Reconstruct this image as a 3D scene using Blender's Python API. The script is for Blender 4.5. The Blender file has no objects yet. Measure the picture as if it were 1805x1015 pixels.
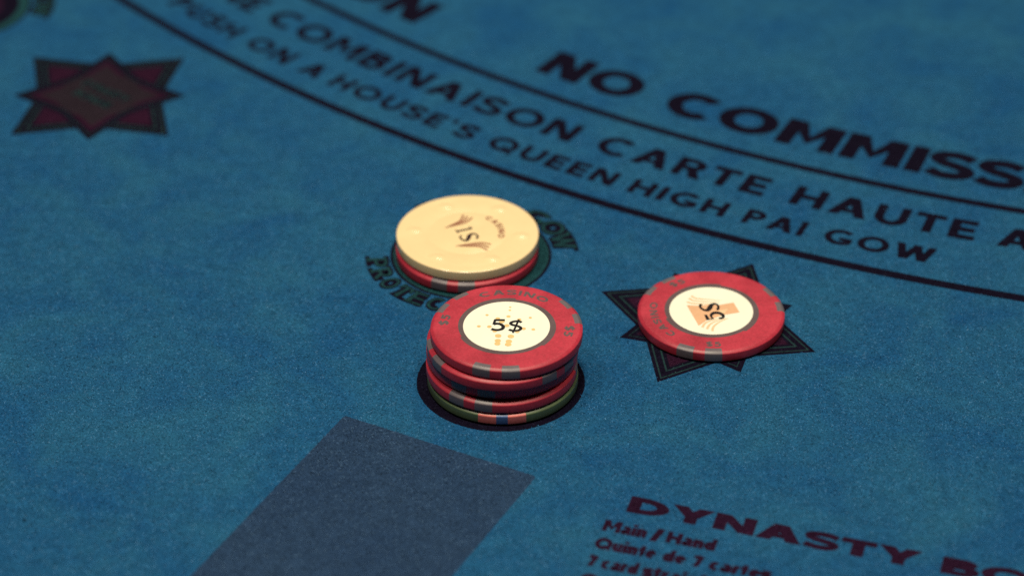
import bpy, math, random
from mathutils import Vector

# ------------------------------------------------------------------ camera, light, exposure
S = bpy.context.scene
COL = S.collection
MM = 0.001
PITCH = math.radians(33.836)
DIST = 0.8112

cam = bpy.data.cameras.new('camera')
cam.sensor_width = 36.0
cam.lens = 105.45
cam.clip_start = 0.01
cam.clip_end = 20.0
cam.dof.use_dof = True
cam.dof.focus_distance = 0.770
cam.dof.aperture_fstop = 7.2
cam.dof.aperture_blades = 9
cam_o = bpy.data.objects.new('camera', cam)
COL.objects.link(cam_o)
cam_o.location = (0, -DIST * math.cos(PITCH), DIST * math.sin(PITCH))
cam_o.rotation_euler = (math.pi / 2 - PITCH, 0, 0)
S.camera = cam_o

world = bpy.data.worlds.new('World')
S.world = world
world.use_nodes = True
bg = world.node_tree.nodes['Background']
bg.inputs['Color'].default_value = (0.8, 0.55, 0.75, 1)
bg.inputs['Strength'].default_value = 0.022

def lamp(name, loc, target, radius, power, color):
    l = bpy.data.lights.new(name, 'AREA')
    l.shape = 'DISK'
    l.size = radius * 2
    l.energy = power
    l.color = color
    o = bpy.data.objects.new(name, l)
    COL.objects.link(o)
    o.location = loc
    o.rotation_euler = (Vector(target) - Vector(loc)).to_track_quat('-Z', 'Y').to_euler()
    return o
# a row of downlights over the table and one further back
lamp('ceiling_lamp', (-0.05, -0.24, 1.43), (0, -0.02, 0), 0.10, 13.5, (1.0, 0.88, 0.68))
lamp('ceiling_lamp', (-0.50, -0.20, 1.43), (0, -0.02, 0), 0.10, 8.0, (1.0, 0.88, 0.68))
lamp('ceiling_lamp', (0.42, -0.20, 1.43), (0, -0.02, 0), 0.10, 7.0, (1.0, 0.88, 0.68))
lamp('ceiling_lamp', (0.15, 1.55, 2.25), (0, 0, 0), 0.20, 9.0, (1.0, 0.9, 0.72))

vs = S.view_settings
vs.view_transform = 'Standard'
vs.look = 'None'
vs.exposure = 0.0
vs.gamma = 1.0
S.display_settings.display_device = 'sRGB'

# ------------------------------------------------------------------ materials
def new_mat(name):
    m = bpy.data.materials.new(name)
    m.use_nodes = True
    nt = m.node_tree
    b = nt.nodes['Principled BSDF']
    return m, nt, b

def felt_mat(name, col_a, col_b, speck=0.35, bump=0.5, bleach=0.12):
    """dyed felt: broad worn mottling, short fibre grain, same grain for cloth and for ink on it"""
    m, nt, b = new_mat(name)
    N = nt.nodes.new
    L = nt.links.new
    geo = N('ShaderNodeNewGeometry')
    def noise(scale, detail, rough, distort=0.0):
        n = N('ShaderNodeTexNoise')
        n.inputs['Scale'].default_value = scale
        n.inputs['Detail'].default_value = detail
        n.inputs['Roughness'].default_value = rough
        n.inputs['Distortion'].default_value = distort
        L(geo.outputs['Position'], n.inputs['Vector'])
        return n
    def mapr(src, a, c, d, e):
        r = N('ShaderNodeMapRange')
        r.inputs['From Min'].default_value = a
        r.inputs['From Max'].default_value = c
        r.inputs['To Min'].default_value = d
        r.inputs['To Max'].default_value = e
        L(src, r.inputs['Value'])
        return r.outputs['Result']
    broad = noise(38.0, 5.0, 0.62, 0.6)
    mid = noise(260.0, 4.0, 0.6)
    fine = noise(1500.0, 2.0, 0.7)
    tiny = noise(3300.0, 1.0, 0.6)
    mix = N('ShaderNodeMix'); mix.data_type = 'RGBA'
    mix.inputs['A'].default_value = (*col_a, 1)
    mix.inputs['B'].default_value = (*col_b, 1)
    L(mapr(broad.outputs['Fac'], 0.32, 0.68, 0.0, 1.0), mix.inputs['Factor'])
    f1 = mapr(mid.outputs['Fac'], 0.25, 0.75, 1 - speck * 0.6, 1 + speck * 0.6)
    f2 = mapr(fine.outputs['Fac'], 0.25, 0.75, 1 - speck, 1 + speck)
    f3 = mapr(tiny.outputs['Fac'], 0.25, 0.80, 1 - speck * 0.7, 1 + speck * 0.9)
    def mul(a, c):
        n = N('ShaderNodeMath'); n.operation = 'MULTIPLY'
        L(a, n.inputs[0]); L(c, n.inputs[1])
        return n.outputs[0]
    dirt = noise(420.0, 2.0, 0.5)
    fac = mul(mul(mul(f1, f2), f3), mapr(dirt.outputs['Fac'], 0.70, 0.76, 1.0, 0.5))
    at = N('ShaderNodeAttribute'); at.attribute_name = 'fibre'        # 1 on the nap, 0 on the cloth under it
    pw = N('ShaderNodeMath'); pw.operation = 'POWER'; pw.inputs[1].default_value = 2.2
    L(geo.outputs['Random Per Island'], pw.inputs[0])
    tone = mapr(pw.outputs[0], 0.0, 1.0, 0.66, 2.75)
    pick = N('ShaderNodeMix'); pick.data_type = 'FLOAT'
    pick.inputs['A'].default_value = 1.0
    L(at.outputs['Fac'], pick.inputs['Factor']); L(tone, pick.inputs['B'])
    fac = mul(fac, pick.outputs['Result'])
    sc = N('ShaderNodeVectorMath'); sc.operation = 'SCALE'
    # a few bleached fibres stand out pale in the nap
    bl = N('ShaderNodeMath'); bl.operation = 'POWER'; bl.inputs[1].default_value = 7.0
    L(geo.outputs['Random Per Island'], bl.inputs[0])
    pale = N('ShaderNodeMix'); pale.data_type = 'RGBA'
    pale.inputs['B'].default_value = (0.045 + col_a[0] * .5, 0.07 + col_a[1] * .5, 0.085 + col_a[2] * .5, 1)
    L(mul(mul(bl.outputs[0], at.outputs['Fac']), mapr(at.outputs['Fac'], 0, 1, 0, bleach)), pale.inputs['Factor'])
    L(mix.outputs['Result'], pale.inputs['A'])
    L(pale.outputs['Result'], sc.inputs[0]); L(fac, sc.inputs['Scale'])
    L(sc.outputs['Vector'], b.inputs['Base Color'])
    b.inputs['Roughness'].default_value = 0.95
    b.inputs['Specular IOR Level'].default_value = 0.08
    b.inputs['Sheen Weight'].default_value = 0.0
    bp = N('ShaderNodeBump')
    bp.inputs['Strength'].default_value = bump
    bp.inputs['Distance'].default_value = 0.00025
    hh = N('ShaderNodeMath'); hh.operation = 'ADD'
    L(fine.outputs['Fac'], hh.inputs[0]); L(tiny.outputs['Fac'], hh.inputs[1])
    L(hh.outputs[0], bp.inputs['Height'])
    L(bp.outputs['Normal'], b.inputs['Normal'])
    return m

def chip_mat(name, col, rough=0.42, var=0.08, spec=0.5, bump=0.12, coat=0.0):
    m, nt, b = new_mat(name)
    N = nt.nodes.new
    L = nt.links.new
    tc = N('ShaderNodeTexCoord')
    n = N('ShaderNodeTexNoise')
    n.inputs['Scale'].default_value = 1700.0
    n.inputs['Detail'].default_value = 3.0
    L(tc.outputs['Object'], n.inputs['Vector'])
    g = N('ShaderNodeTexNoise')
    g.inputs['Scale'].default_value = 160.0
    g.inputs['Detail'].default_value = 4.0
    L(tc.outputs['Object'], g.inputs['Vector'])
    r = N('ShaderNodeMapRange')
    r.inputs['From Min'].default_value = 0.25
    r.inputs['From Max'].default_value = 0.75
    r.inputs['To Min'].default_value = 1 - var
    r.inputs['To Max'].default_value = 1 + var
    L(n.outputs['Fac'], r.inputs['Value'])
    r2 = N('ShaderNodeMapRange')
    r2.inputs['From Min'].default_value = 0.3
    r2.inputs['From Max'].default_value = 0.7
    r2.inputs['To Min'].default_value = 1 - var * 0.6
    r2.inputs['To Max'].default_value = 1 + var * 0.4
    L(g.outputs['Fac'], r2.inputs['Value'])
    mm = N('ShaderNodeMath'); mm.operation = 'MULTIPLY'
    L(r.outputs['Result'], mm.inputs[0]); L(r2.outputs['Result'], mm.inputs[1])
    wn = N('ShaderNodeTexNoise')
    wn.inputs['Scale'].default_value = 75.0
    wn.inputs['Detail'].default_value = 8.0
    wn.inputs['Roughness'].default_value = 0.72
    L(tc.outputs['Object'], wn.inputs['Vector'])
    wr = N('ShaderNodeMapRange')
    wr.inputs['From Min'].default_value = 0.30
    wr.inputs['From Max'].default_value = 0.62
    wr.inputs['To Min'].default_value = 1 - 2.0 * var
    wr.inputs['To Max'].default_value = 1.0
    L(wn.outputs['Fac'], wr.inputs['Value'])
    m2 = N('ShaderNodeMath'); m2.operation = 'MULTIPLY'
    L(mm.outputs[0], m2.inputs[0]); L(wr.outputs['Result'], m2.inputs[1])
    sc = N('ShaderNodeVectorMath'); sc.operation = 'SCALE'
    sc.inputs[0].default_value = col
    L(m2.outputs[0], sc.inputs['Scale'])
    L(sc.outputs['Vector'], b.inputs['Base Color'])
    rr = N('ShaderNodeMapRange')
    rr.inputs['From Min'].default_value = 0.3
    rr.inputs['From Max'].default_value = 0.7
    rr.inputs['To Min'].default_value = rough - 0.07
    rr.inputs['To Max'].default_value = rough + 0.1
    L(g.outputs['Fac'], rr.inputs['Value'])
    L(rr.outputs['Result'], b.inputs['Roughness'])
    b.inputs['Specular IOR Level'].default_value = spec
    b.inputs['Coat Weight'].default_value = coat
    b.inputs['Coat Roughness'].default_value = 0.15
    bp = N('ShaderNodeBump')
    bp.inputs['Strength'].default_value = bump
    bp.inputs['Distance'].default_value = 0.0001
    L(n.outputs['Fac'], bp.inputs['Height'])
    L(bp.outputs['Normal'], b.inputs['Normal'])
    return m

M = {
    'felt': felt_mat('blue_felt', (0.0078, 0.069, 0.188), (0.0155, 0.097, 0.200), 0.30, 0.6, 0.8),
    'black_ink': felt_mat('black_ink_on_felt', (0.0036, 0.0024, 0.0105), (0.0046, 0.003, 0.0125), 0.30, 0.6),
    'maroon_ink': felt_mat('maroon_ink_on_felt', (0.0145, 0.0038, 0.0165), (0.0185, 0.0046, 0.0195), 0.25, 0.6),
    'star_maroon_ink': felt_mat('star_maroon_ink_on_felt', (0.018, 0.0042, 0.0165), (0.0225, 0.005, 0.0195), 0.25, 0.6),
    'deep_maroon_ink': felt_mat('deep_maroon_ink_on_felt', (0.015, 0.0045, 0.018), (0.019, 0.0055, 0.021), 0.25, 0.6),
    'brown_ink': felt_mat('brown_ink_on_felt', (0.0155, 0.0110, 0.0185), (0.0185, 0.0130, 0.021), 0.25, 0.6),
    'letter_teal_ink': felt_mat('letter_teal_ink_on_felt', (0.0075, 0.038, 0.048), (0.0095, 0.045, 0.054), 0.25, 0.6),
    'teal_ink': felt_mat('teal_ink_on_felt', (0.008, 0.045, 0.058), (0.011, 0.055, 0.066), 0.25, 0.6),
    'dark_teal_ink': felt_mat('dark_teal_ink_on_felt', (0.010, 0.031, 0.036), (0.013, 0.037, 0.042), 0.25, 0.6),
    'slate_ink': felt_mat('slate_ink_on_felt', (0.0160, 0.040, 0.096), (0.0195, 0.046, 0.102), 0.30, 0.6, 0.6),
    'red_clay': chip_mat('red_clay', (0.465, 0.034, 0.063), 0.40, 0.15, 0.40),
    'grey_clay': chip_mat('grey_clay', (0.135, 0.116, 0.138), 0.38, 0.08),
    'stamp_grey': chip_mat('stamp_grey', (0.105, 0.074, 0.084), 0.5, 0.12),
    'cream_plastic': chip_mat('cream_plastic', (0.87, 0.69, 0.395), 0.20, 0.02, 0.5, 0.01),
    'white_label': chip_mat('white_label', (0.86, 0.88, 0.76), 0.38, 0.012, 0.4, 0.02),
    'label_black': chip_mat('label_black', (0.007, 0.006, 0.010), 0.4, 0.05, 0.3, 0.0),
    'label_tan': chip_mat('label_tan', (0.76, 0.46, 0.27), 0.4, 0.04, 0.3, 0.0),
    'label_ochre': chip_mat('label_ochre', (0.76, 0.55, 0.24), 0.4, 0.05, 0.3, 0.0),
    'label_pale': chip_mat('label_pale', (0.79, 0.57, 0.35), 0.4, 0.03, 0.3, 0.0),
    'brown_print': chip_mat('brown_print', (0.30, 0.125, 0.075), 0.35, 0.06, 0.4, 0.0),
    'dark_print': chip_mat('dark_print', (0.030, 0.013, 0.020), 0.35, 0.06, 0.4, 0.0),
    'green_clay': chip_mat('green_clay', (0.095, 0.140, 0.070), 0.36, 0.08),
    'salmon_clay': chip_mat('salmon_clay', (0.68, 0.17, 0.15), 0.30, 0.08),
    'blue_clay': chip_mat('blue_clay', (0.06, 0.12, 0.30), 0.30, 0.08),
}

# ------------------------------------------------------------------ mesh helpers (all shapes in millimetres)
def build(name, verts, faces, mat, parent=None, smooth=False, loc=None):
    me = bpy.data.meshes.new(name)
    me.from_pydata([(x * MM, y * MM, z * MM) for x, y, z in verts], [], faces)
    me.validate()
    me.update()
    if smooth:
        me.polygons.foreach_set('use_smooth', [True] * len(me.polygons))
    me.materials.append(M[mat])
    o = bpy.data.objects.new(name, me)
    COL.objects.link(o)
    if parent is not None:
        o.parent = parent
    if loc is not None:
        o.location = Vector(loc) * MM
    return o

class Ink:
    """flat print: polygons and ribbons, each stroke a hair above the last one"""
    def __init__(self, z0=0.0, dz=0.0008):
        self.v = []; self.f = []; self.z = z0; self.dz = dz
    def poly(self, pts, fn=None):
        n = len(self.v)
        pts = [fn(*p) if fn else p for p in pts]
        a = sum(pts[i][0] * pts[(i + 1) % len(pts)][1] - pts[(i + 1) % len(pts)][0] * pts[i][1] for i in range(len(pts)))
        if a < 0: pts = pts[::-1]
        self.v += [(x, y, self.z) for x, y in pts]
        self.f.append(tuple(range(n, n + len(pts))))
        self.z += self.dz
    def ribbon(self, pts, w, fn=None, closed=False):
        """w: width, or a list of widths along the line"""
        n = len(pts)
        ws = w if isinstance(w, (list, tuple)) else [w] * n
        A = []; B = []
        for i in range(n):
            if closed: p, q = pts[i - 1], pts[(i + 1) % n]
            else: p, q = pts[max(0, i - 1)], pts[min(n - 1, i + 1)]
            dx, dy = q[0] - p[0], q[1] - p[1]
            l = math.hypot(dx, dy) or 1.0
            nx, ny = -dy / l * ws[i] / 2, dx / l * ws[i] / 2
            A.append((pts[i][0] + nx, pts[i][1] + ny)); B.append((pts[i][0] - nx, pts[i][1] - ny))
        if fn:
            A = [fn(*p) for p in A]; B = [fn(*p) for p in B]
        b0 = len(self.v)
        for a, b in zip(A, B):
            self.v += [(*a, self.z), (*b, self.z)]
        for i in range(n if closed else n - 1):
            j = (i + 1) % n
            self.f.append((b0 + 2 * i, b0 + 2 * i + 1, b0 + 2 * j + 1, b0 + 2 * j))
        # keep the faces upward when the mapping mirrors
        f = self.f[-1]; P = [self.v[k] for k in f]
        a = sum(P[i][0] * P[(i + 1) % 4][1] - P[(i + 1) % 4][0] * P[i][1] for i in range(4))
        if a < 0:
            k = n if closed else n - 1
            self.f[-k:] = [t[::-1] for t in self.f[-k:]]
        self.z += self.dz
    def done(self, name, mat, parent, loc=None):
        return build(name, self.v, self.f, mat, parent, loc=loc)

def spline(pts, n=8):
    out = []
    for i in range(len(pts) - 1):
        p0, p1, p2, p3 = pts[max(0, i - 1)], pts[i], pts[i + 1], pts[min(len(pts) - 1, i + 2)]
        for k in range(n):
            t = k / n
            out.append(tuple(0.5 * (2 * p1[d] + (p2[d] - p0[d]) * t + (2 * p0[d] - 5 * p1[d] + 4 * p2[d] - p3[d]) * t * t
                                    + (3 * p1[d] - p0[d] - 3 * p2[d] + p3[d]) * t ** 3) for d in range(2)))
    out.append(tuple(pts[-1]))
    return out

def lerpw(ws, n):
    """resample a list of widths to n values"""
    return [ws[min(len(ws) - 2, int(i / (n - 1) * (len(ws) - 1)))] * (1 - ((i / (n - 1) * (len(ws) - 1)) - min(len(ws) - 2, int(i / (n - 1) * (len(ws) - 1)))))
            + ws[min(len(ws) - 2, int(i / (n - 1) * (len(ws) - 1))) + 1] * ((i / (n - 1) * (len(ws) - 1)) - min(len(ws) - 2, int(i / (n - 1) * (len(ws) - 1))))
            for i in range(n)]

def arc(cx, cy, rx, ry, a0, a1, n=20):
    return [(cx + rx * math.cos(math.radians(a0 + (a1 - a0) * i / n)), cy + ry * math.sin(math.radians(a0 + (a1 - a0) * i / n))) for i in range(n + 1)]

# ------------------------------------------------------------------ lettering: plain geometric capitals and lower case, cap height 1
GW = {'A': .98, 'B': .78, 'C': .90, 'D': .88, 'E': .66, 'G': .96, 'H': .84, 'I': 0, 'M': 1.04, 'N': .88, 'O': 1.06, 'P': .76, 'Q': 1.06,
      'R': .80, 'S': .74, 'T': .74, 'U': .84, 'W': 1.36, 'Y': .92, "'": 0, ' ': .36, '/': .46, '7': .62, '5': .62, '$': .62,
      'a': .58, 'c': .56, 'd': .64, 'e': .62, 'g': .64, 'h': .60, 'i': 0, 'n': .60, 'r': .40, 's': .50, 't': .42, 'u': .60}

def glyph(ink, ch, w, fn, sx=1.0, vw=None):
    """draw one letter with its left edge at x = 0; returns its width. w: stroke, sx: how wide the letter is set, vw: stem width"""
    vw = vw or w
    W = GW[ch] * sx
    if ch in ("I", "'", 'i'): W = vw
    R = lambda x0, y0, x1, y1: ink.poly([(x0, y0), (x1, y0), (x1, y1), (x0, y1)], fn)
    Q = lambda *p: ink.poly(list(p), fn)
    def ring(cx, cy, rx, ry):
        n = 36
        A = [(cx + (rx - vw) * math.cos(2 * math.pi * i / n), cy + (ry - w) * math.sin(2 * math.pi * i / n)) for i in range(n)]
        B = [(cx + rx * math.cos(2 * math.pi * i / n), cy + ry * math.sin(2 * math.pi * i / n)) for i in range(n)]
        band(A, B, True)
    def band(A, B, closed=False):
        if fn: A = [fn(*p) for p in A]; B = [fn(*p) for p in B]
        b0 = len(ink.v); n = len(A)
        for a, b in zip(A, B): ink.v += [(*a, ink.z), (*b, ink.z)]
        fs = []
        for i in range(n if closed else n - 1):
            j = (i + 1) % n
            fs.append((b0 + 2 * i, b0 + 2 * i + 1, b0 + 2 * j + 1, b0 + 2 * j))
        P = [ink.v[k] for k in fs[0]]
        if sum(P[i][0] * P[(i + 1) % 4][1] - P[(i + 1) % 4][0] * P[i][1] for i in range(4)) < 0: fs = [t[::-1] for t in fs]
        ink.f += fs
        ink.z += ink.dz
    def barc(cx, cy, rx, ry, a0, a1, n=24):
        band(arc(cx, cy, rx - vw, ry - w, a0, a1, n), arc(cx, cy, rx, ry, a0, a1, n))
    def bowl(y0, y1, x1):
        """half-round bowl from the stem out to x1"""
        ry = (y1 - y0) / 2; rx = min(ry * 1.15 * max(1, sx), x1 - vw * .9)
        R(vw * .8, y1 - w, x1 - rx, y1); R(vw * .8, y0, x1 - rx, y0 + w)
        barc(x1 - rx, (y0 + y1) / 2, rx, ry, -90, 90)
    h = vw * 1.18
    if ch == 'I': R(0, 0, vw, 1)
    elif ch == 'N':
        R(0, 0, vw, 1); R(W - vw, 0, W, 1); Q((0, 1), (h, 1), (W, 0), (W - h, 0))
    elif ch == 'M':
        R(0, 0, vw, 1); R(W - vw, 0, W, 1)
        Q((0, 1), (h, 1), (W / 2, .46), (W / 2, .16)); Q((W, 1), (W - h, 1), (W / 2, .46), (W / 2, .16))
    elif ch == 'A':
        Q((0, 0), (h, 0), (W / 2 + h / 2, 1), (W / 2 - h / 2, 1)); Q((W - h, 0), (W, 0), (W / 2 + h / 2, 1), (W / 2 - h / 2, 1))
        R(W * .2, .19, W * .8, .19 + w * .85)
    elif ch == 'W':
        a = W / 4 + h / 8
        for x0, x1 in ((0, a), (2 * a - h / 2, a)):
            Q((x0, 1), (x0 + h, 1), (x1 + h * .5, 0), (x1 - h * .5, 0))
        for x0, x1 in ((W / 2 - h / 2, W - a), (W - h, W - a)):
            Q((x0, 1), (x0 + h, 1), (x1 + h * .5, 0), (x1 - h * .5, 0))
    elif ch == 'Y':
        Q((0, 1), (h * 1.05, 1), (W / 2 + vw / 2, .42), (W / 2 - vw / 2, .36)); Q((W, 1), (W - h * 1.05, 1), (W / 2 - vw / 2, .42), (W / 2 + vw / 2, .36))
        R(W / 2 - vw / 2, 0, W / 2 + vw / 2, .44)
    elif ch == 'E':
        R(0, 0, vw, 1); R(vw * .9, 0, W, w); R(vw * .9, 1 - w, W * .98, 1); R(vw * .9, .5 - w * .5, W * .92, .5 + w * .5)
    elif ch == 'T':
        R(0, 1 - w, W, 1); R(W / 2 - vw / 2, 0, W / 2 + vw / 2, 1 - w * .9)
    elif ch == 'H':
        R(0, 0, vw, 1); R(W - vw, 0, W, 1); R(vw * .9, .5 - w / 2, W - vw * .9, .5 + w / 2)
    elif ch == 'O': ring(W / 2, .5, W / 2, .515)
    elif ch == 'Q':
        ring(W / 2, .5, W / 2, .515); Q((W * .50, .30), (W * .62, .42), (W * 1.0, .04), (W * .88, -.07))
    elif ch == 'C': barc(W * .57, .5, W * .57, .515, 46, 314)
    elif ch == 'G':
        barc(W * .56, .5, W * .56, .515, 46, 316); R(W - vw * .98, .14, W, .5); R(W * .54, .5 - w * .9, W - vw * .5, .5)
    elif ch in 'Ss':
        H = 1.0 if ch == 'S' else .74
        p = [(W * .93, .80), (W * .74, .895), (W * .46, .925), (W * .17, .85), (W * .12, .70), (W * .28, .58), (W * .55, .51),
             (W * .83, .41), (W * .885, .25), (W * .72, .115), (W * .44, .075), (W * .20, .12), (W * .04, .215)]
        p = [(x, .5 + (y - .5) * (1 - (w - .17) * .62)) for x, y in p]
        p = spline([(x, y * H) for x, y in p], 5)
        ink.ribbon(p, w * (1.0 if ch == 'S' else .95), fn)
    elif ch == 'U':
        r = W / 2
        R(0, r * .95, vw, 1); R(W - vw, r * .95, W, 1); barc(r, r * .97, r, r * .97 + .012, 180, 360)
    elif ch == 'P': R(0, 0, vw, 1); bowl(.36, 1, W)
    elif ch == 'R':
        R(0, 0, vw, 1); bowl(.38, 1, W * .95); Q((W * .42, .42), (W * .42 + h, .42), (W * 1.02, 0), (W * 1.02 - h * 1.1, 0))
    elif ch == 'B':
        R(0, 0, vw, 1); bowl(.52 - w * .1, 1, W * .92); bowl(0, .52 + w * .5, W)
    elif ch == 'D': R(0, 0, vw, 1); bowl(0, 1, W)
    elif ch == "'": Q((0, 1), (vw, 1), (vw * .75, .66), (vw * .25, .66))
    elif ch == '/': Q((0, -.12), (w * .95, -.12), (W, 1.06), (W - w * .95, 1.06))
    elif ch == '7':
        R(0, 1 - w, W, 1); Q((W - h, 1 - w * .5), (W, 1 - w * .5), (W * .12 + h, 0), (W * .12, 0))
    elif ch == '5':
        R(W * .10, 1 - w, W * .94, 1); Q((W * .12, 1), (W * .12 + w, 1), (W * .06 + w, .50), (W * .06, .50))
        ink.ribbon(spline([(W * .10, .55), (W * .42, .60), (W * .80, .50), (W * .86, .30), (W * .68, .11), (W * .38, .075), (W * .02, .17)], 5), w, fn)
    elif ch == '$':
        p = [(W * .90, .78), (W * .70, .87), (W * .40, .88), (W * .14, .76), (W * .20, .60), (W * .55, .50), (W * .86, .38), (W * .82, .19), (W * .56, .10), (W * .28, .12), (W * .05, .2)]
        ink.ribbon(spline(p, 5), w, fn); R(W / 2 - w * .4, -.10, W / 2 + w * .4, 1.10)
    elif ch == 'a':
        R(W - vw, 0, W, .46); barc(W * .52, .46, W * .48, .29, 0, 150, 14); ring(W * .40, .215, W * .40, .225)
    elif ch == 'c': barc(W * .56, .365, W * .56, .38, 50, 310)
    elif ch == 'd': R(W - vw, 0, W, 1.04); ring(W * .46, .365, W * .46, .38)
    elif ch == 'g':
        R(W - vw, -.06, W, .74); ring(W * .46, .365, W * .46, .38); barc(W * .48, -.04, W * .52, .22, 200, 360, 14)
    elif ch == 'e': barc(W * .5, .365, W * .5, .38, 0, 318); R(vw * .8, .30, W, .30 + w * .8)
    elif ch == 'i': R(0, 0, vw, .74); R(0, .84, vw, 1.04)
    elif ch in 'nh':
        R(0, 0, vw, .74 if ch == 'n' else 1.04); R(W - vw, 0, W, .45); barc(W / 2, .44, W / 2, .31, 0, 160, 14)
    elif ch == 'u': R(W - vw, 0, W, .74); R(0, .29, vw, .74); barc(W / 2, .30, W / 2, .31, 180, 345, 14)
    elif ch == 'r': R(0, 0, vw, .74); barc(W * .8, .38, W * .8, .37, 75, 160, 8)
    elif ch == 't': R(W * .22, .14, W * .22 + vw, .94); R(0, .74 - w * .85, W * .95, .74); barc(W * .22 + W * .4, .20, W * .4, .21, 180, 285, 8)
    return W

def word_width(text, w, gap, sx=1.0, vw=None):
    vw = vw or w
    return sum((vw if c in "I'i" else GW[c] * sx) for c in text) + gap * (len(text) - 1)

def word(text, name, mat, parent, place, cap, w, gap, span=None, sx=1.0, z0=0.02, vw=None, loc=None, ink=None, label=None):
    """a word set with letters of cap height `cap` mm; span stretches it to a measured length in mm"""
    own = ink is None
    ink = ink or Ink(z0)
    k = 1.0
    if span: k = span / (word_width(text, w, gap, sx, vw) * cap)
    x = 0.0
    for c in text:
        base = x
        wd = glyph(ink, c, w, lambda gx, gy, base=base: place((base + gx) * cap * k, gy * cap), sx, vw)
        x += wd + gap
    if own:
        o = ink.done(name, mat, parent, loc)
        if label: o['label'] = label
        return o

def on_arc(cx, cy, r, a0):
    """text on the near side of a circle, tops towards its centre"""
    a0 = math.radians(a0)
    return lambda x, y: (cx + (r - y) * math.cos(a0 + x / r), cy + (r - y) * math.sin(a0 + x / r))
def over_arc(cx, cy, r, a0):
    """text over a circle, tops away from its centre"""
    a0 = math.radians(a0)
    return lambda x, y: (cx + (r + y) * math.cos(a0 - x / r), cy + (r + y) * math.sin(a0 - x / r))
def on_line(x0, y0, deg, shear=0.0):
    c, s = math.cos(math.radians(deg)), math.sin(math.radians(deg))
    return lambda x, y: (x0 + (x + shear * y) * c - y * s, y0 + (x + shear * y) * s + y * c)

def disc_pts(cx, cy, r, n=160, jit=0.0, rnd=None):
    return [(cx + (r + (rnd.uniform(-jit, jit) if rnd else 0)) * math.cos(2 * math.pi * i / n), cy + (r + (rnd.uniform(-jit, jit) if rnd else 0)) * math.sin(2 * math.pi * i / n)) for i in range(n)]

# ------------------------------------------------------------------ the table cloth
rnd = random.Random(7)
felt = build('table_felt', [(-900, -800, 0), (900, -800, 0), (900, 1000, 0), (-900, 1000, 0),
                            (-900, -800, -4), (900, -800, -4), (900, 1000, -4), (-900, 1000, -4)],
             [(0, 1, 2, 3), (7, 6, 5, 4), (0, 4, 5, 1), (1, 5, 6, 2), (2, 6, 7, 3), (3, 7, 4, 0)], 'felt')
felt['kind'] = 'structure'
felt['label'] = 'blue felt cloth of a card table printed with black lettering'

CX, CY = 305.33, 540.89          # centre of the printed arcs
def arc_line(r, width, label):
    ink = Ink(0.02)
    pts = [(CX + r * math.cos(math.radians(a)), CY + r * math.sin(math.radians(a))) for a in [205 + i * 0.25 for i in range(0, 321)]]
    ink.ribbon(pts, width)
    o = ink.done('printed_line', 'black_ink', felt)
    o['label'] = label
arc_line(527.64, 3.0, 'black curved line between the large and the small capitals')
arc_line(571.16, 3.3, 'black curved line nearest the chips')

def arc_word(text, r, a0, a1, cap, w, gap, sx=1.0, vw=None, ref=None):
    span = math.radians(a1 - a0) * r
    if ref: span = span * word_width(text, w, gap, sx, vw) / word_width(ref, w, gap, sx, vw)
    word(text, 'printed_word', 'black_ink', felt, on_arc(CX, CY, r, a0), cap, w, gap, span, sx, vw=vw, label='black printed word ' + text)
# large capitals
A = dict(cap=14.6, w=.265, gap=.085, sx=1.06, vw=.30)
arc_word('NO', 517.4, 234.75, 238.52, **A)
arc_word('COMMISSION', 517.4, 239.57, 248.62, ref='COMMI', **A)
kA = math.radians(248.62 - 239.57) / word_width('COMMI', .265, .085, 1.06, .30)
arc_word('COMMISSION', 517.4, 229.49 - math.degrees(kA * word_width('COMMISSION', .265, .085, 1.06, .30)), 229.49, **A)
# second line
B = dict(cap=10.1, w=.225, gap=.155, sx=1.04, vw=.25)
arc_word('COMBINAISON', 547.3, 225.57, 238.13, **B)
arc_word('CARTE', 547.3, 238.95, 244.62, **B)
arc_word('HAUTE', 547.3, 245.43, 251.06, **B)
arc_word('AS', 547.3, 251.72, 253.8, **B)
arc_word('UNE', 547.3, 221.95, 224.91, **B)
# third line
C_ = dict(cap=7.7, w=.235, gap=.18, sx=1.03, vw=.25)
for t, a0, a1 in (('PUSH', 222.55, 225.75), ('ON', 226.33, 228.19), ('A', 228.72, 229.56), ("HOUSE'S", 229.99, 235.55), ('QUEEN', 236.1, 240.44),
                  ('HIGH', 240.93, 244.0), ('PAI', 244.55, 246.4), ('GOW', 246.98, 250.2)):
    arc_word(t, 562.3, a0, a1, **C_)

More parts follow.
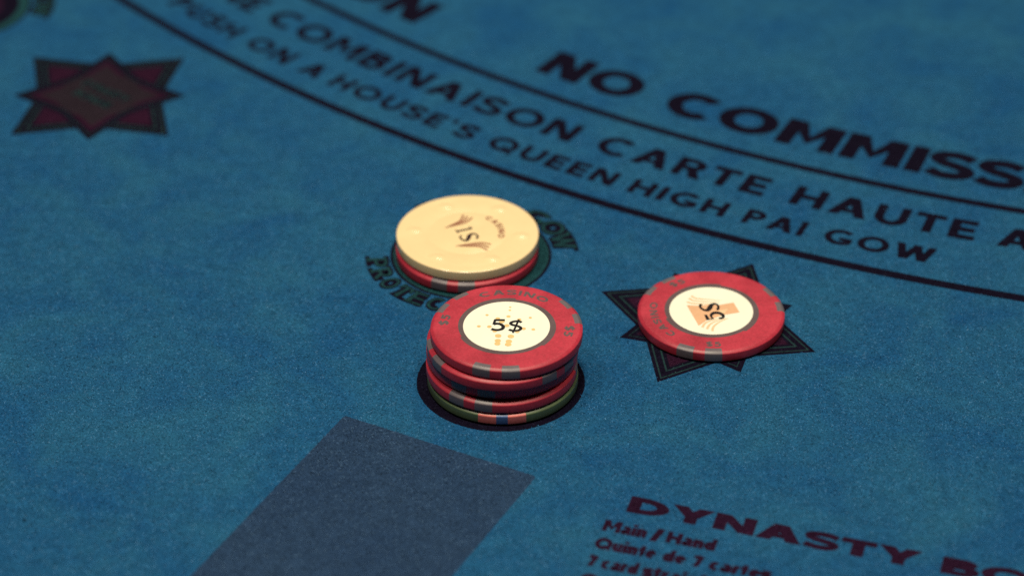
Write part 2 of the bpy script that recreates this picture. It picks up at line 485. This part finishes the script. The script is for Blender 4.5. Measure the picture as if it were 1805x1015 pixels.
# the bonus table of the box on the right
dyn = dict(cap=6.4, w=.285, gap=.05, sx=1.62, vw=.44)
pd = on_line(27.7, -97.55, -17.6)
word('DYNASTY', 'printed_word', 'maroon_ink', felt, on_line(27.7, -97.55, -17.6, -.03), span=72.3, label='maroon printed word DYNASTY', **dyn)
x, y = pd(77.2, 0)
word('BONUS', 'printed_word', 'maroon_ink', felt, on_line(x, y, -17.6, -.03), span=52.0, label='maroon printed word BONUS', **dyn)
small = dict(cap=4.35, w=.31, gap=.03, sx=1.10)
pl = on_line(21.55, -104.85, -16.8)
for line, ws in enumerate(((('Main', 0, 10.9), ('/', 11.9, 3.0), ('Hand', 15.8, 12.2)),
                           (('Quinte', -.2, 15.2), ('de', 16.7, 5.6), ('7', 24.0, 2.4), ('cartes', 28.0, 15.0)),
                           (('7', 0, 2.2), ('card', 3.4, 9.0), ('straight', 13.6, 18.5)),
                           (('Quinte', 0, 15.2),))):
    for t, x0, sp in ws:
        x, y = pl(x0, -line * 7.0)
        word(t, 'printed_word', 'maroon_ink', felt, on_line(x, y, -16.8), span=sp, label='small maroon printed word ' + t, **small)

# the slate card box in front
def card_box():
    c, s = math.cos(math.radians(-27.6)), math.sin(math.radians(-27.6))
    Wd, Hd, r = 54.9, 88.0, 0.9
    loc = []
    for (cx, cy, a0) in ((r, -r, 180), (Wd - r, -r, 90), (Wd - r, -Hd + r, 0), (r, -Hd + r, 270)):
        loc += [(cx + r * math.cos(math.radians(a0 - 90 * i / 6)), cy + r * math.sin(math.radians(a0 - 90 * i / 6))) for i in range(7)]
    out = []
    for i in range(len(loc)):
        p, q = loc[i], loc[(i + 1) % len(loc)]
        n = max(1, int(math.hypot(q[0] - p[0], q[1] - p[1]) / 0.35))
        for k in range(n):
            j = 0.10 if n > 1 else 0
            out.append((p[0] + (q[0] - p[0]) * k / n + rnd.uniform(-j, j), p[1] + (q[1] - p[1]) * k / n + rnd.uniform(-j, j)))
    ink = Ink(0.02)
    ink.poly([(-42.6 + x * c - y * s, -58.2 + x * s + y * c) for x, y in out])
    o = ink.done('card_box', 'slate_ink', felt)
    o['label'] = 'slate grey rectangle printed on the felt for cards'
card_box()

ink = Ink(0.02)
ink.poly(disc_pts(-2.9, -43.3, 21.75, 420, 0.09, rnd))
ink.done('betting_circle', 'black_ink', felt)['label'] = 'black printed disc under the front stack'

# ------------------------------------------------------------------ printed emblems
def star_emblem(cx, cy, tip_deg, label, size=1.0):
    """four broad points with a four-pointed thin star over them"""
    def star4(r_tip, r_in, a0):
        return [(cx + (r_tip if i % 2 == 0 else r_in) * math.cos(math.radians(a0 + 45 * i)),
                 cy + (r_tip if i % 2 == 0 else r_in) * math.sin(math.radians(a0 + 45 * i))) for i in range(8)]
    def layer(name, mat, k, a0, rt, ri, z, parent):
        ink = Ink(z)
        p = star4(rt * k * size, ri * k * size, a0)
        n = len(ink.v)
        ink.v += [(x, y, z) for x, y in p] + [(cx, cy, z)]
        ink.f += [(n + i, n + (i + 1) % 8, n + 8) for i in range(8)]
        return ink.done(name, mat, parent)
    root = layer('star_emblem', 'black_ink', 1.0, tip_deg, 31.2, 17.7, 0.02, felt)
    root['label'] = label
    z = 0.03
    for k, m_, nm in ((.945, 'dark_teal_ink', 'star_outline'), (.922, 'black_ink', 'star_band'), (.835, 'dark_teal_ink', 'star_outline'), (.808, 'black_ink', 'star_band'), (.755, 'star_maroon_ink', 'star_field')):
        layer(nm, m_, k, tip_deg, 31.2, 17.7, z, root); z += .006
    for k, m_, nm in ((1.0, 'black_ink', 'star_band'), (.90, 'dark_teal_ink', 'star_outline'), (.885, 'black_ink', 'star_band'), (.81, 'star_maroon_ink', 'star_field'), (.70, 'brown_ink', 'star_field')):
        layer(nm, m_, k, tip_deg + 45, 24.6, 14.2, z, root); z += .006
    ink = Ink(z); ink.poly(disc_pts(cx, cy, 12.6, 64)); ink.done('star_field', 'brown_ink', root); z += .006
    # two lines of small teal capitals across the middle
    a = tip_deg - 45 - 37
    f = on_line(cx, cy, a)
    for t, yo, sp in (('DYNASTY', 1.2, 18.0), ('BONUS', -4.6, 14.0)):
        for mt, w_, zz in (('black_ink', .46, z), ('dark_teal_ink', .17, z + .05)):
            x, y = f(-sp / 2, yo)
            word(t, 'star_word', mt, root, on_line(x, y, a), 3.6, w_, .12, sp, z0=zz)
star_emblem(51.8, -15.9, 62.9, 'eight pointed maroon star with black border under the single red chip')
star_emblem(-123.4, 103.2, 44.4, 'eight pointed maroon star with black border alone at the left', 1.05)

def pai_gow_emblem(cx, cy, rot, label):
    ink = Ink(0.02)
    ink.poly(disc_pts(cx, cy, 22.2))
    root = ink.done('round_emblem', 'black_ink', felt)
    root['label'] = label
    z = .03
    for r, m_, nm in ((21.4, 'teal_ink', 'emblem_ring'), (18.6, 'black_ink', 'emblem_band'), (13.6, 'deep_maroon_ink', 'emblem_field'), (8.5, 'brown_ink', 'emblem_field')):
        ink = Ink(z); ink.poly(disc_pts(cx, cy, r, 96)); ink.done(nm, m_, root); z += .006
    def slab(text, place_of, cap, mat, w, vw, grow, z0, pitch):
        """slab-serif capitals: the plain letter with feet on its stems"""
        ink = Ink(z0)
        for i, ch in enumerate(text):
            if ch == ' ': continue
            place = place_of(i)
            W = GW[ch]; W = vw if ch == 'I' else W
            k = pitch * .88 / max(W, .62) if ch != 'I' else cap
            fn = lambda gx, gy: place((gx - W / 2) * k, gy * cap)
            g = grow
            if mat == 'black_ink':
                fn0 = fn
                fn = lambda gx, gy: fn0(W / 2 + (gx - W / 2) * 1.14, .5 + (gy - .5) * 1.18)
            glyph(ink, ch, w, fn, 1.0, vw)
            def foot(x0, x1, y0, y1):
                ink.poly([(x0, y0), (x1, y0), (x1, y1), (x0, y1)], fn)
            s = .10 + g; t = .13 + g
            if ch in 'PRIHTNEB':
                xs = [(W / 2 - vw / 2, W / 2 + vw / 2)] if ch == 'T' else [(0, vw)]
                if ch == 'N': xs.append((W - vw, W))
                for x0, x1 in xs:
                    q = .25 if ch == 'T' else 1.0
                    foot(x0 - s * q, x1 + s * .6 * q, -g * .2, t)
                    if ch in 'PRINEB': foot(x0 - s, x1 + s * .4, 1 - t, 1 + g * .2)
            if ch == 'T':
                foot(-.02, t, .68, 1); foot(W - t, W + .02, .68, 1)
            if ch == 'A':
                foot(-s, vw + s, 0, t); foot(W - vw - s, W + s, 0, t)
            if ch == 'W':
                foot(-s, vw + s, 1 - t, 1); foot(W - vw - s, W + s, 1 - t, 1)
        return ink.done('emblem_word', mat, root)
    step = 11.9
    for mat, w, vw, g, z0 in (('black_ink', .40, .46, .07, z), ('letter_teal_ink', .13, .17, -.02, z + .09)):
        o = slab('PROTECTION', lambda i: on_arc(cx, cy, 28.6, rot - 170.5 + step * i), 5.4, mat, w, vw, g, z0, math.radians(step) * 26)
        o['label'] = 'lettering PROTECTION round the lower half of the emblem'
        o = slab('PAI GOW', lambda i: over_arc(cx, cy, 23.3, rot + 14.5 + 16.0 * (6 - i)), 6.0, mat, w, vw, g, z0, math.radians(15.6) * 26)
        o['label'] = 'lettering PAI GOW round the upper half of the emblem'
pai_gow_emblem(-11.29, 16.44, 0, 'round emblem with teal ring and lettering under the cream chip')
a = math.radians(-20.3)
dx, dy = -11.29 - CX, 16.44 - CY
pai_gow_emblem(CX + dx * math.cos(a) - dy * math.sin(a), CY + dx * math.sin(a) + dy * math.cos(a), -20.3, 'round emblem with teal ring cut by the upper left corner')

# ------------------------------------------------------------------ the chips
RAD, TH, BEV = 19.5, 3.3, 0.55
def profile(grow=0.0, BEV=BEV):
    """rim profile from the top face over the chamfer, the side and the lower chamfer to the bottom face"""
    k = BEV / 0.55
    top = [(.86, 0), (.78, .012), (.70, .045), (.40, .235), (.14, .41), (.06, .49), (.015, .58), (0, .70)]
    p = [(RAD - a * k + grow, TH - b * k + grow) for a, b in top]
    return p + [(RAD - a + grow, b + grow) for a, b in top[::-1]]

def body_mesh(name, mat, parent, groove=False, BEV=BEV):
    n = 144
    prof = [(RAD * .3, TH), (RAD * .6, TH), (RAD - 1.6, TH)] + profile(0.0, BEV) + [(RAD - 1.6, 0), (RAD * .5, 0)]
    if groove: prof = [(RAD * .3, TH), (10.3, TH), (10.5, TH - .05), (10.75, TH - .05), (10.95, TH), (16.6, TH), (16.9, TH - .03), (17.2, TH)] + prof[2:]
    v = []; f = []
    for r, z in prof:
        v += [(r * math.cos(2 * math.pi * i / n), r * math.sin(2 * math.pi * i / n), z) for i in range(n)]
    for k in range(len(prof) - 1):
        for i in range(n):
            j = (i + 1) % n
            f.append((k * n + j, k * n + i, (k + 1) * n + i, (k + 1) * n + j))
    f.append(tuple(range(n)))
    f.append(tuple(range((len(prof) - 1) * n, len(prof) * n))[::-1])
    return build(name, v, f, mat, parent, smooth=True)

def edge_spot(a0, a1, mat, parent, r_in=17.5, name='edge_spot'):
    n = 10
    prof = [(r_in, TH + .012), (RAD - 1.2, TH + .012)] + profile(.012)
    v = []; f = []
    for r, z in prof:
        v += [(r * math.cos(math.radians(a0 + (a1 - a0) * i / n)), r * math.sin(math.radians(a0 + (a1 - a0) * i / n)), z) for i in range(n + 1)]
    for k in range(len(prof) - 1):
        for i in range(n):
            f.append((k * (n + 1) + i + 1, k * (n + 1) + i, (k + 1) * (n + 1) + i, (k + 1) * (n + 1) + i + 1))
    return build(name, v, f, mat, parent, smooth=True)

def chip(name, label, x, y, z, body_mat, axis=None, group=None, cat='poker chip', tilt=(0, 0)):
    root = bpy.data.objects.new(name, None)
    root.empty_display_size = 0.01
    COL.objects.link(root)
    root.location = Vector((x, y, z)) * MM
    root.rotation_euler = (math.radians(tilt[0]), math.radians(tilt[1]), 0)
    root['label'] = label; root['category'] = cat
    if group: root['group'] = group
    body_mesh('chip_body', body_mat, root, groove=body_mat == 'cream_plastic', BEV=.20 if body_mat == 'cream_plastic' else BEV)
    if axis is not None:
        for k in range(3):
            for s in (-1, 1):
                c = axis + 120 * k + s * 11.3
                edge_spot(c - 6.8, c + 6.8, 'grey_clay', root)
    return root

def inlay(root, axis, steps):
    """white label disc with its grey stepped ring"""
    ink = Ink(TH + .010)
    n = 180
    pts = []
    for i in range(n):
        a = 360 * i / n
        # three arcs, each a little deeper at one end
        k = min(((a - s) % 360) for s in steps) / 120.0
        r = 12.85 - .55 * min(1, max(0, k))
        pts.append((r * math.cos(math.radians(a)), r * math.sin(math.radians(a))))
    ink.poly(pts)
    ring = ink.done('inlay_ring', 'stamp_grey', root)
    v = []; f = []
    prof = [(11.12, TH + .008), (11.08, TH + .045), (10.95, TH + .055)]
    for r, z in prof:
        v += [(r * math.cos(2 * math.pi * i / 96), r * math.sin(2 * math.pi * i / 96), z) for i in range(96)]
    for k in range(2):
        for i in range(96):
            j = (i + 1) % 96
            f.append((k * 96 + i, k * 96 + j, (k + 1) * 96 + j, (k + 1) * 96 + i))
    f.append(tuple(range(2 * 96, 3 * 96)))
    return build('inlay', v, f, 'white_label', root)

def stamped(root, text, ang, r, cap, span, mat='stamp_grey', w=.23, z=TH + .012, outward=True):
    deg = math.degrees(span / r)
    fn = over_arc(0, 0, r, ang + deg / 2) if outward else on_arc(0, 0, r, ang - deg / 2)
    return word(text, 'stamped_word', mat, root, fn, cap, w, .22, span, z0=z, label='stamped word ' + text)

LIFT = 0.16
# front stack, top to bottom
STK = 'chips stacked on the black disc'
top = chip('poker_chip', 'red chip reading 5$ in black on white, top of the front stack', -1.40, -42.45, LIFT + 4 * TH + .08, 'red_clay', 262, STK)
lab = inlay(top, 262, (80, 203, 317))
stamped(top, 'CASINO', 82, 14.4, 2.2, 17.6)
stamped(top, '$5', 170, 15.0, 2.3, 4.2)
stamped(top, '$5', -8, 15.0, 2.3, 4.2)
ink = Ink(TH + .10)
ink.ribbon([(-.42, 2.56), (-1.7, 2.6), (-3.0, 2.62)], .86)
ink.ribbon(spline([(-2.86, 2.9), (-3.05, 1.9), (-3.30, .62)], 4), .68)
ink.ribbon(spline([(-3.35, .72), (-2.4, 1.0), (-1.45, .66), (-.85, -.28), (-1.12, -1.35), (-2.2, -1.85), (-3.2, -1.72), (-3.86, -1.35)], 6), .95)
ink.ribbon(spline([(3.85, 1.55), (3.3, 1.95), (2.4, 2.08), (1.42, 1.72), (1.05, 1.1), (1.45, .5), (2.4, .1), (3.3, -.4), (3.66, -1.1), (3.2, -1.92), (2.2, -2.2), (1.3, -2.05), (.62, -1.65)], 5), .84)
ink.ribbon([(3.16, 2.85), (1.60, -3.15)], .55)
ink.done('denomination', 'label_black', lab)['label'] = 'black figure 5$ on the label'
ink = Ink(TH + .062, .0015)
for (px, py, r) in ((.93, 8.5, .34), (.85, 7.12, .36), (-5.01, 4.92, .42), (.5, 4.28, .55), (6.1, 3.7, .42), (-7.08, -.18, .5), (-4.38, -.33, .6), (.08, .12, .7),
                    (-2.25, 3.3, .6), (3.26, 2.85, .55), (4.36, -1.24, .6), (6.84, -1.6, .5), (-3.0, -2.29, .6), (2.73, -2.59, .6), (-2.13, -4.45, .82),
                    (1.11, -4.69, .85), (-2.21, -6.63, .80), (-2.29, -7.96, .78), (.6, -6.92, .82), (.43, -8.26, .85), (-1.21, 1.94, .75)):
    ink.poly(disc_pts(px, py, r, 20))
ink.done('printed_dots', 'label_ochre', lab)

chip('poker_chip', 'red chip with grey edge spots, second from the top of the front stack', -2.35, -43.05, LIFT + 3 * TH + .06, 'red_clay', 319, STK)
chip('poker_chip', 'red chip set back in shade in the middle of the front stack', -2.55, -41.5, LIFT + 2 * TH + .04, 'red_clay', 247, STK)
chip('poker_chip', 'red chip lying directly on the green chip in the front stack', -2.65, -43.15, LIFT + TH + .02, 'red_clay', 245, STK)
g = chip('poker_chip', 'green chip with salmon and blue edge spots, bottom of the front stack', -2.42, -43.45, LIFT, 'green_clay', None, STK)
for k in range(3):
    b = 269.7 + 120 * k
    edge_spot(b - 18.2, b - 4.4, 'salmon_clay', g)
    edge_spot(b - 4.4, b + 4.4, 'blue_clay', g)
    edge_spot(b + 4.4, b + 18.2, 'salmon_clay', g)

# rear pair
chip('poker_chip', 'red chip with grey edge spots under the cream chip', -12.35, 16.0, LIFT, 'red_clay', 259, 'chips on the round emblem')
wh = chip('poker_chip', 'cream chip reading 1$ with brown feathers, lying on a red chip', -12.19, 17.0, LIFT + TH + .02, 'cream_plastic', None, 'chips on the round emblem')
# six moulded marks in the face
for k in range(6):
    a = math.radians(-6 + 60.6 * k)
    cx_, cy_ = 14.7 * math.cos(a), 14.7 * math.sin(a)
    v = []; f = []
    n = 28
    rings = [(1.0, 0), (.8, .16), (.55, .31), (.28, .41), (.0, .44)]
    for q, h in rings[:-1]:
        v += [(cx_ + 2.5 * q * math.cos(2 * math.pi * i / n), cy_ + 1.9 * q * math.sin(2 * math.pi * i / n), TH + h * .8 - .002) for i in range(n)]
    v.append((cx_, cy_, TH + .44 * .8))
    for m_ in range(3):
        for i in range(n):
            j = (i + 1) % n
            f.append((m_ * n + i, m_ * n + j, (m_ + 1) * n + j, (m_ + 1) * n + i))
    f += [(3 * n + i, 3 * n + (i + 1) % n, 4 * n) for i in range(n)]
    build('moulded_mark', v, f, 'cream_plastic', wh, smooth=True)
ink = Ink(TH + .02)
ink.ribbon([(-3.0, .62), (-1.0, 1.40), (1.15, 2.20)], [.80, .75, .80])
ink.ribbon(spline([(-3.35, 1.60), (-2.95, .75), (-2.50, -.30)], 4), lerpw([.2, .5, .2], 9))
ink.ribbon(spline([(.15, 3.15), (.7, 2.75), (1.25, 2.25)], 4), lerpw([.15, .4, .55], 9))
p = spline([(-1.60, -1.45), (-2.02, -2.1), (-1.5, -3.35), (-.35, -3.95), (.25, -3.0), (.55, -1.4), (1.45, -.42), (2.55, -1.1), (2.82, -2.3), (2.37, -3.0)], 6)
ink.ribbon(p, lerpw([.65, .55, .6, .9, 1.2, 1.2, .75, .6, .6, .75], len(p)))
ink.done('denomination', 'dark_print', wh)['label'] = 'dark figure 1$ on the cream chip'
def feathers(lines):
    ink = Ink(TH + .012)
    for pts in lines:
        p = spline(pts, 7)
        ink.ribbon(p, lerpw([.08, .40, .62, .68, .50], len(p)))
    ink.done('feather_print', 'brown_print', wh)
feathers([[(-6.43, 2.31), (-3.86, 4.45), (-2.03, 6.2), (-1.23, 9.16)], [(-6.43, 2.31), (-3.54, 4.2), (-1.26, 5.87), (-.06, 8.4)], [(-6.43, 2.31), (-3.23, 3.8), (-.48, 5.34), (1.26, 7.87)]])
feathers([[(-3.22, -6.69), (.11, -5.72), (3.61, -5.02), (6.51, -5.8)], [(-3.22, -6.69), (.12, -6.28), (3.62, -6.0), (6.06, -7.39)], [(-3.22, -6.69), (.13, -6.83), (3.32, -6.93), (5.54, -8.7)]])
stamped(wh, 'CASINO', 20.5, 8.5, 1.75, 10.9, 'brown_print', .26, TH + .012)

# the single chip on the star
sg = chip('poker_chip', 'single red chip reading $5 over a tan emblem, lying on the star', 52.87, -15.93, LIFT, 'red_clay', 257.4)
lab = inlay(sg, 257.4, (75, 198, 312))
stamped(sg, 'CASINO', 196.5, 14.3, 2.1, 15.5)
stamped(sg, '$5', 122.5, 14.6, 2.1, 4.0)
stamped(sg, '$5', 269, 16.6, 2.1, 4.0, outward=False)
ink = Ink(TH + .062, .0015)
ink.poly([(-6.41, 2.55), (-2.51, 2.2), (.03, 1.2), (-1.45, -4.64), (-3.7, -7.2)])
ink.poly([(-2.6, 2.2), (.03, 2.93), (2.51, 2.61), (3.31, -2.13), (-1.45, -4.64)])
ink.poly([(2.3, 2.61), (6.15, 3.73), (7.47, -.93), (3.2, -2.13)])
ink.done('emblem_print', 'label_tan', lab)['label'] = 'tan emblem on the label'
ink = Ink(TH + .072, .0015)
ink.poly([(1.9, -.2), (4.65, 1.03), (3.33, -1.66), (1.8, -2.6)])
for pts in ([(-4.95, 6.92), (-3.93, 5.8), (-1.63, 5.32), (2.99, 4.68)], [(-5.63, 5.8), (-4.52, 4.68), (-1.68, 4.2), (2.58, 3.73)], [(-6.25, 4.04), (-4.94, 3.41), (-2.1, 3.09), (1.83, 3.09)],
            [(-.22, -9.62), (.15, -7.76), (1.69, -5.58), (4.28, -3.7)], [(-1.58, -8.69), (-.86, -6.83), (.64, -5.27), (3.57, -3.7)], [(-2.77, -7.92), (-1.87, -5.89), (-.03, -4.64), (2.88, -3.39)]):
    p = spline(pts, 7)
    ink.ribbon(p, lerpw([.68, .62, .5, .15], len(p)))
ink.done('swoosh_print', 'label_pale', lab)
ink = Ink(TH + .10)
p = spline([(-2.35, 2.75), (-2.80, 2.4), (-2.75, 1.3), (-1.95, .25), (-1.0, .05), (-.35, 1.1), (.2, 2.5), (1.2, 3.1), (1.95, 2.1), (1.85, .75), (1.45, .35)], 6)
ink.ribbon(p, lerpw([.9, .75, .65, .8, 1.2, 1.4, 1.15, .7, .65, .75, .9], len(p)))
ink.poly([(-2.0, -2.05), (-1.25, -2.05), (-.62, -4.2), (-1.5, -4.55)])
ink.ribbon([(-1.3, -4.35), (-.4, -4.15), (.42, -3.85)], .35)
p = spline([(.35, -3.9), (-.15, -3.0), (-.02, -1.9), (.75, -1.18), (1.9, -1.22), (2.85, -2.05), (3.0, -3.1), (2.4, -3.75), (1.85, -3.5)], 6)
ink.ribbon(p, lerpw([.45, .6, .9, 1.15, 1.15, 1.0, .8, .8, .85], len(p)))
ink.done('denomination', 'label_black', lab)['label'] = 'black figure $5 on the label'

# ------------------------------------------------------------------ the nap of the cloth: short fibres, each grown from the felt or the print it roots in
def grow_nap(x0, x1, y0, y1, per_mm2, seed=3):
    import numpy as np
    from mathutils.bvhtree import BVHTree
    rg = np.random.default_rng(seed)
    # thick round the chips, thinning out where single fibres no longer show
    n = int((x1 - x0) * (y1 - y0) * per_mm2)
    px = rg.uniform(x0, x1, n); py = rg.uniform(y0, y1, n)
    keep = rg.random(n) < np.clip((150 - py) / 110.0, 0, 1) * np.clip((210 - np.abs(px)) / 50.0, 0, 1)
    for o in COL.objects:                                   # nothing grows under a chip
        if o.get('category') == 'poker chip' and o.location.z < 2 * MM:
            keep &= np.hypot(px - o.location.x / MM, py - o.location.y / MM) > RAD - 0.3
    px, py = px[keep], py[keep]; n = len(px)
    prints = [o for o in felt.children_recursive]
    V = []; F = []; own = []
    for k, o in enumerate(prints):
        b = len(V)
        V += [(v.co.x / MM, v.co.y / MM, v.co.z / MM) for v in o.data.vertices]
        for p in o.data.polygons:
            F.append([b + i for i in p.vertices]); own.append(k)
    tree = BVHTree.FromPolygons(V, F)
    root = np.full(n, -1); zr = np.zeros(n)
    down = Vector((0, 0, -1))
    for i in range(n):
        hit = tree.ray_cast(Vector((px[i], py[i], 2.0)), down)
        if hit[0] is not None:
            root[i] = own[hit[2]]; zr[i] = hit[0].z
    az = rg.normal(-0.7, 1.1, n) + (rg.random(n) < 0.5) * math.pi
    ln = rg.uniform(0.30, 0.85, n); wd = rg.uniform(0.05, 0.11, n); rise = rg.uniform(0.02, 0.20, n)
    dx, dy = np.cos(az), np.sin(az)
    bend = rg.normal(0, 0.18, n)
    ax, ay = px, py
    bx, by = px + dx * ln * .5 - dy * bend * ln, py + dy * ln * .5 + dx * bend * ln
    cx, cy = px + dx * ln, py + dy * ln
    tw = rg.normal(0, 0.35, n) * wd
    # few fibres lie across the border of a print
    for i in range(n):
        hit = tree.ray_cast(Vector((cx[i], cy[i], 2.0)), down)
        if (own[hit[2]] if hit[0] is not None else -1) != root[i] and i % 5: root[i] = -2
    def edge(x, y, z, s):
        return np.stack([x - dy * wd * .5 * s, y + dx * wd * .5 * s, z + tw * .5 * s], 1)
    z0, z1, z2 = zr + .012 + np.abs(tw) * .5, zr + .012 + rise * .75 + np.abs(tw) * .5, zr + .012 + rise
    P = np.stack([edge(ax, ay, z0, -1), edge(ax, ay, z0, 1), edge(bx, by, z1, 1), edge(bx, by, z1, -1),
                  np.stack([cx, cy, z2], 1)], 1) * MM            # five points, a quad and a tip
    for k in [-1] + list(range(len(prints))):
        idx = np.nonzero(root == k)[0]
        if len(idx) == 0: continue
        o = felt if k < 0 else prints[k]
        me = o.data
        nv, m = len(me.vertices), len(idx)
        old_v = np.zeros(nv * 3); me.vertices.foreach_get('co', old_v)
        old_f = [list(p.vertices) for p in me.polygons]
        co = np.concatenate([old_v.reshape(-1, 3), P[idx].reshape(-1, 3)])
        b = nv + 5 * np.arange(m)
        lv = np.concatenate([np.array([i for f in old_f for i in f], int),
                             np.stack([b, b + 3, b + 2, b + 1, b + 3, b + 4, b + 2], 1).reshape(-1)])
        tot = np.concatenate([np.array([len(f) for f in old_f], int), np.tile([4, 3], m)])
        new = bpy.data.meshes.new(o.name)
        new.vertices.add(len(co)); new.vertices.foreach_set('co', co.reshape(-1))
        new.loops.add(len(lv)); new.loops.foreach_set('vertex_index', lv)
        new.polygons.add(len(tot))
        new.polygons.foreach_set('loop_start', np.concatenate([[0], np.cumsum(tot)[:-1]]))
        new.polygons.foreach_set('loop_total', tot)
        new.update(calc_edges=True)
        new.materials.append(me.materials[0])
        at = new.attributes.new('fibre', 'FLOAT', 'POINT')
        at.data.foreach_set('value', np.concatenate([np.zeros(nv), np.ones(5 * m)]))
        o.data = new
grow_nap(-210, 210, -140, 150, 5.5)

# ------------------------------------------------------------------ render settings
S.cycles.use_denoising = False
S.render.film_transparent = False
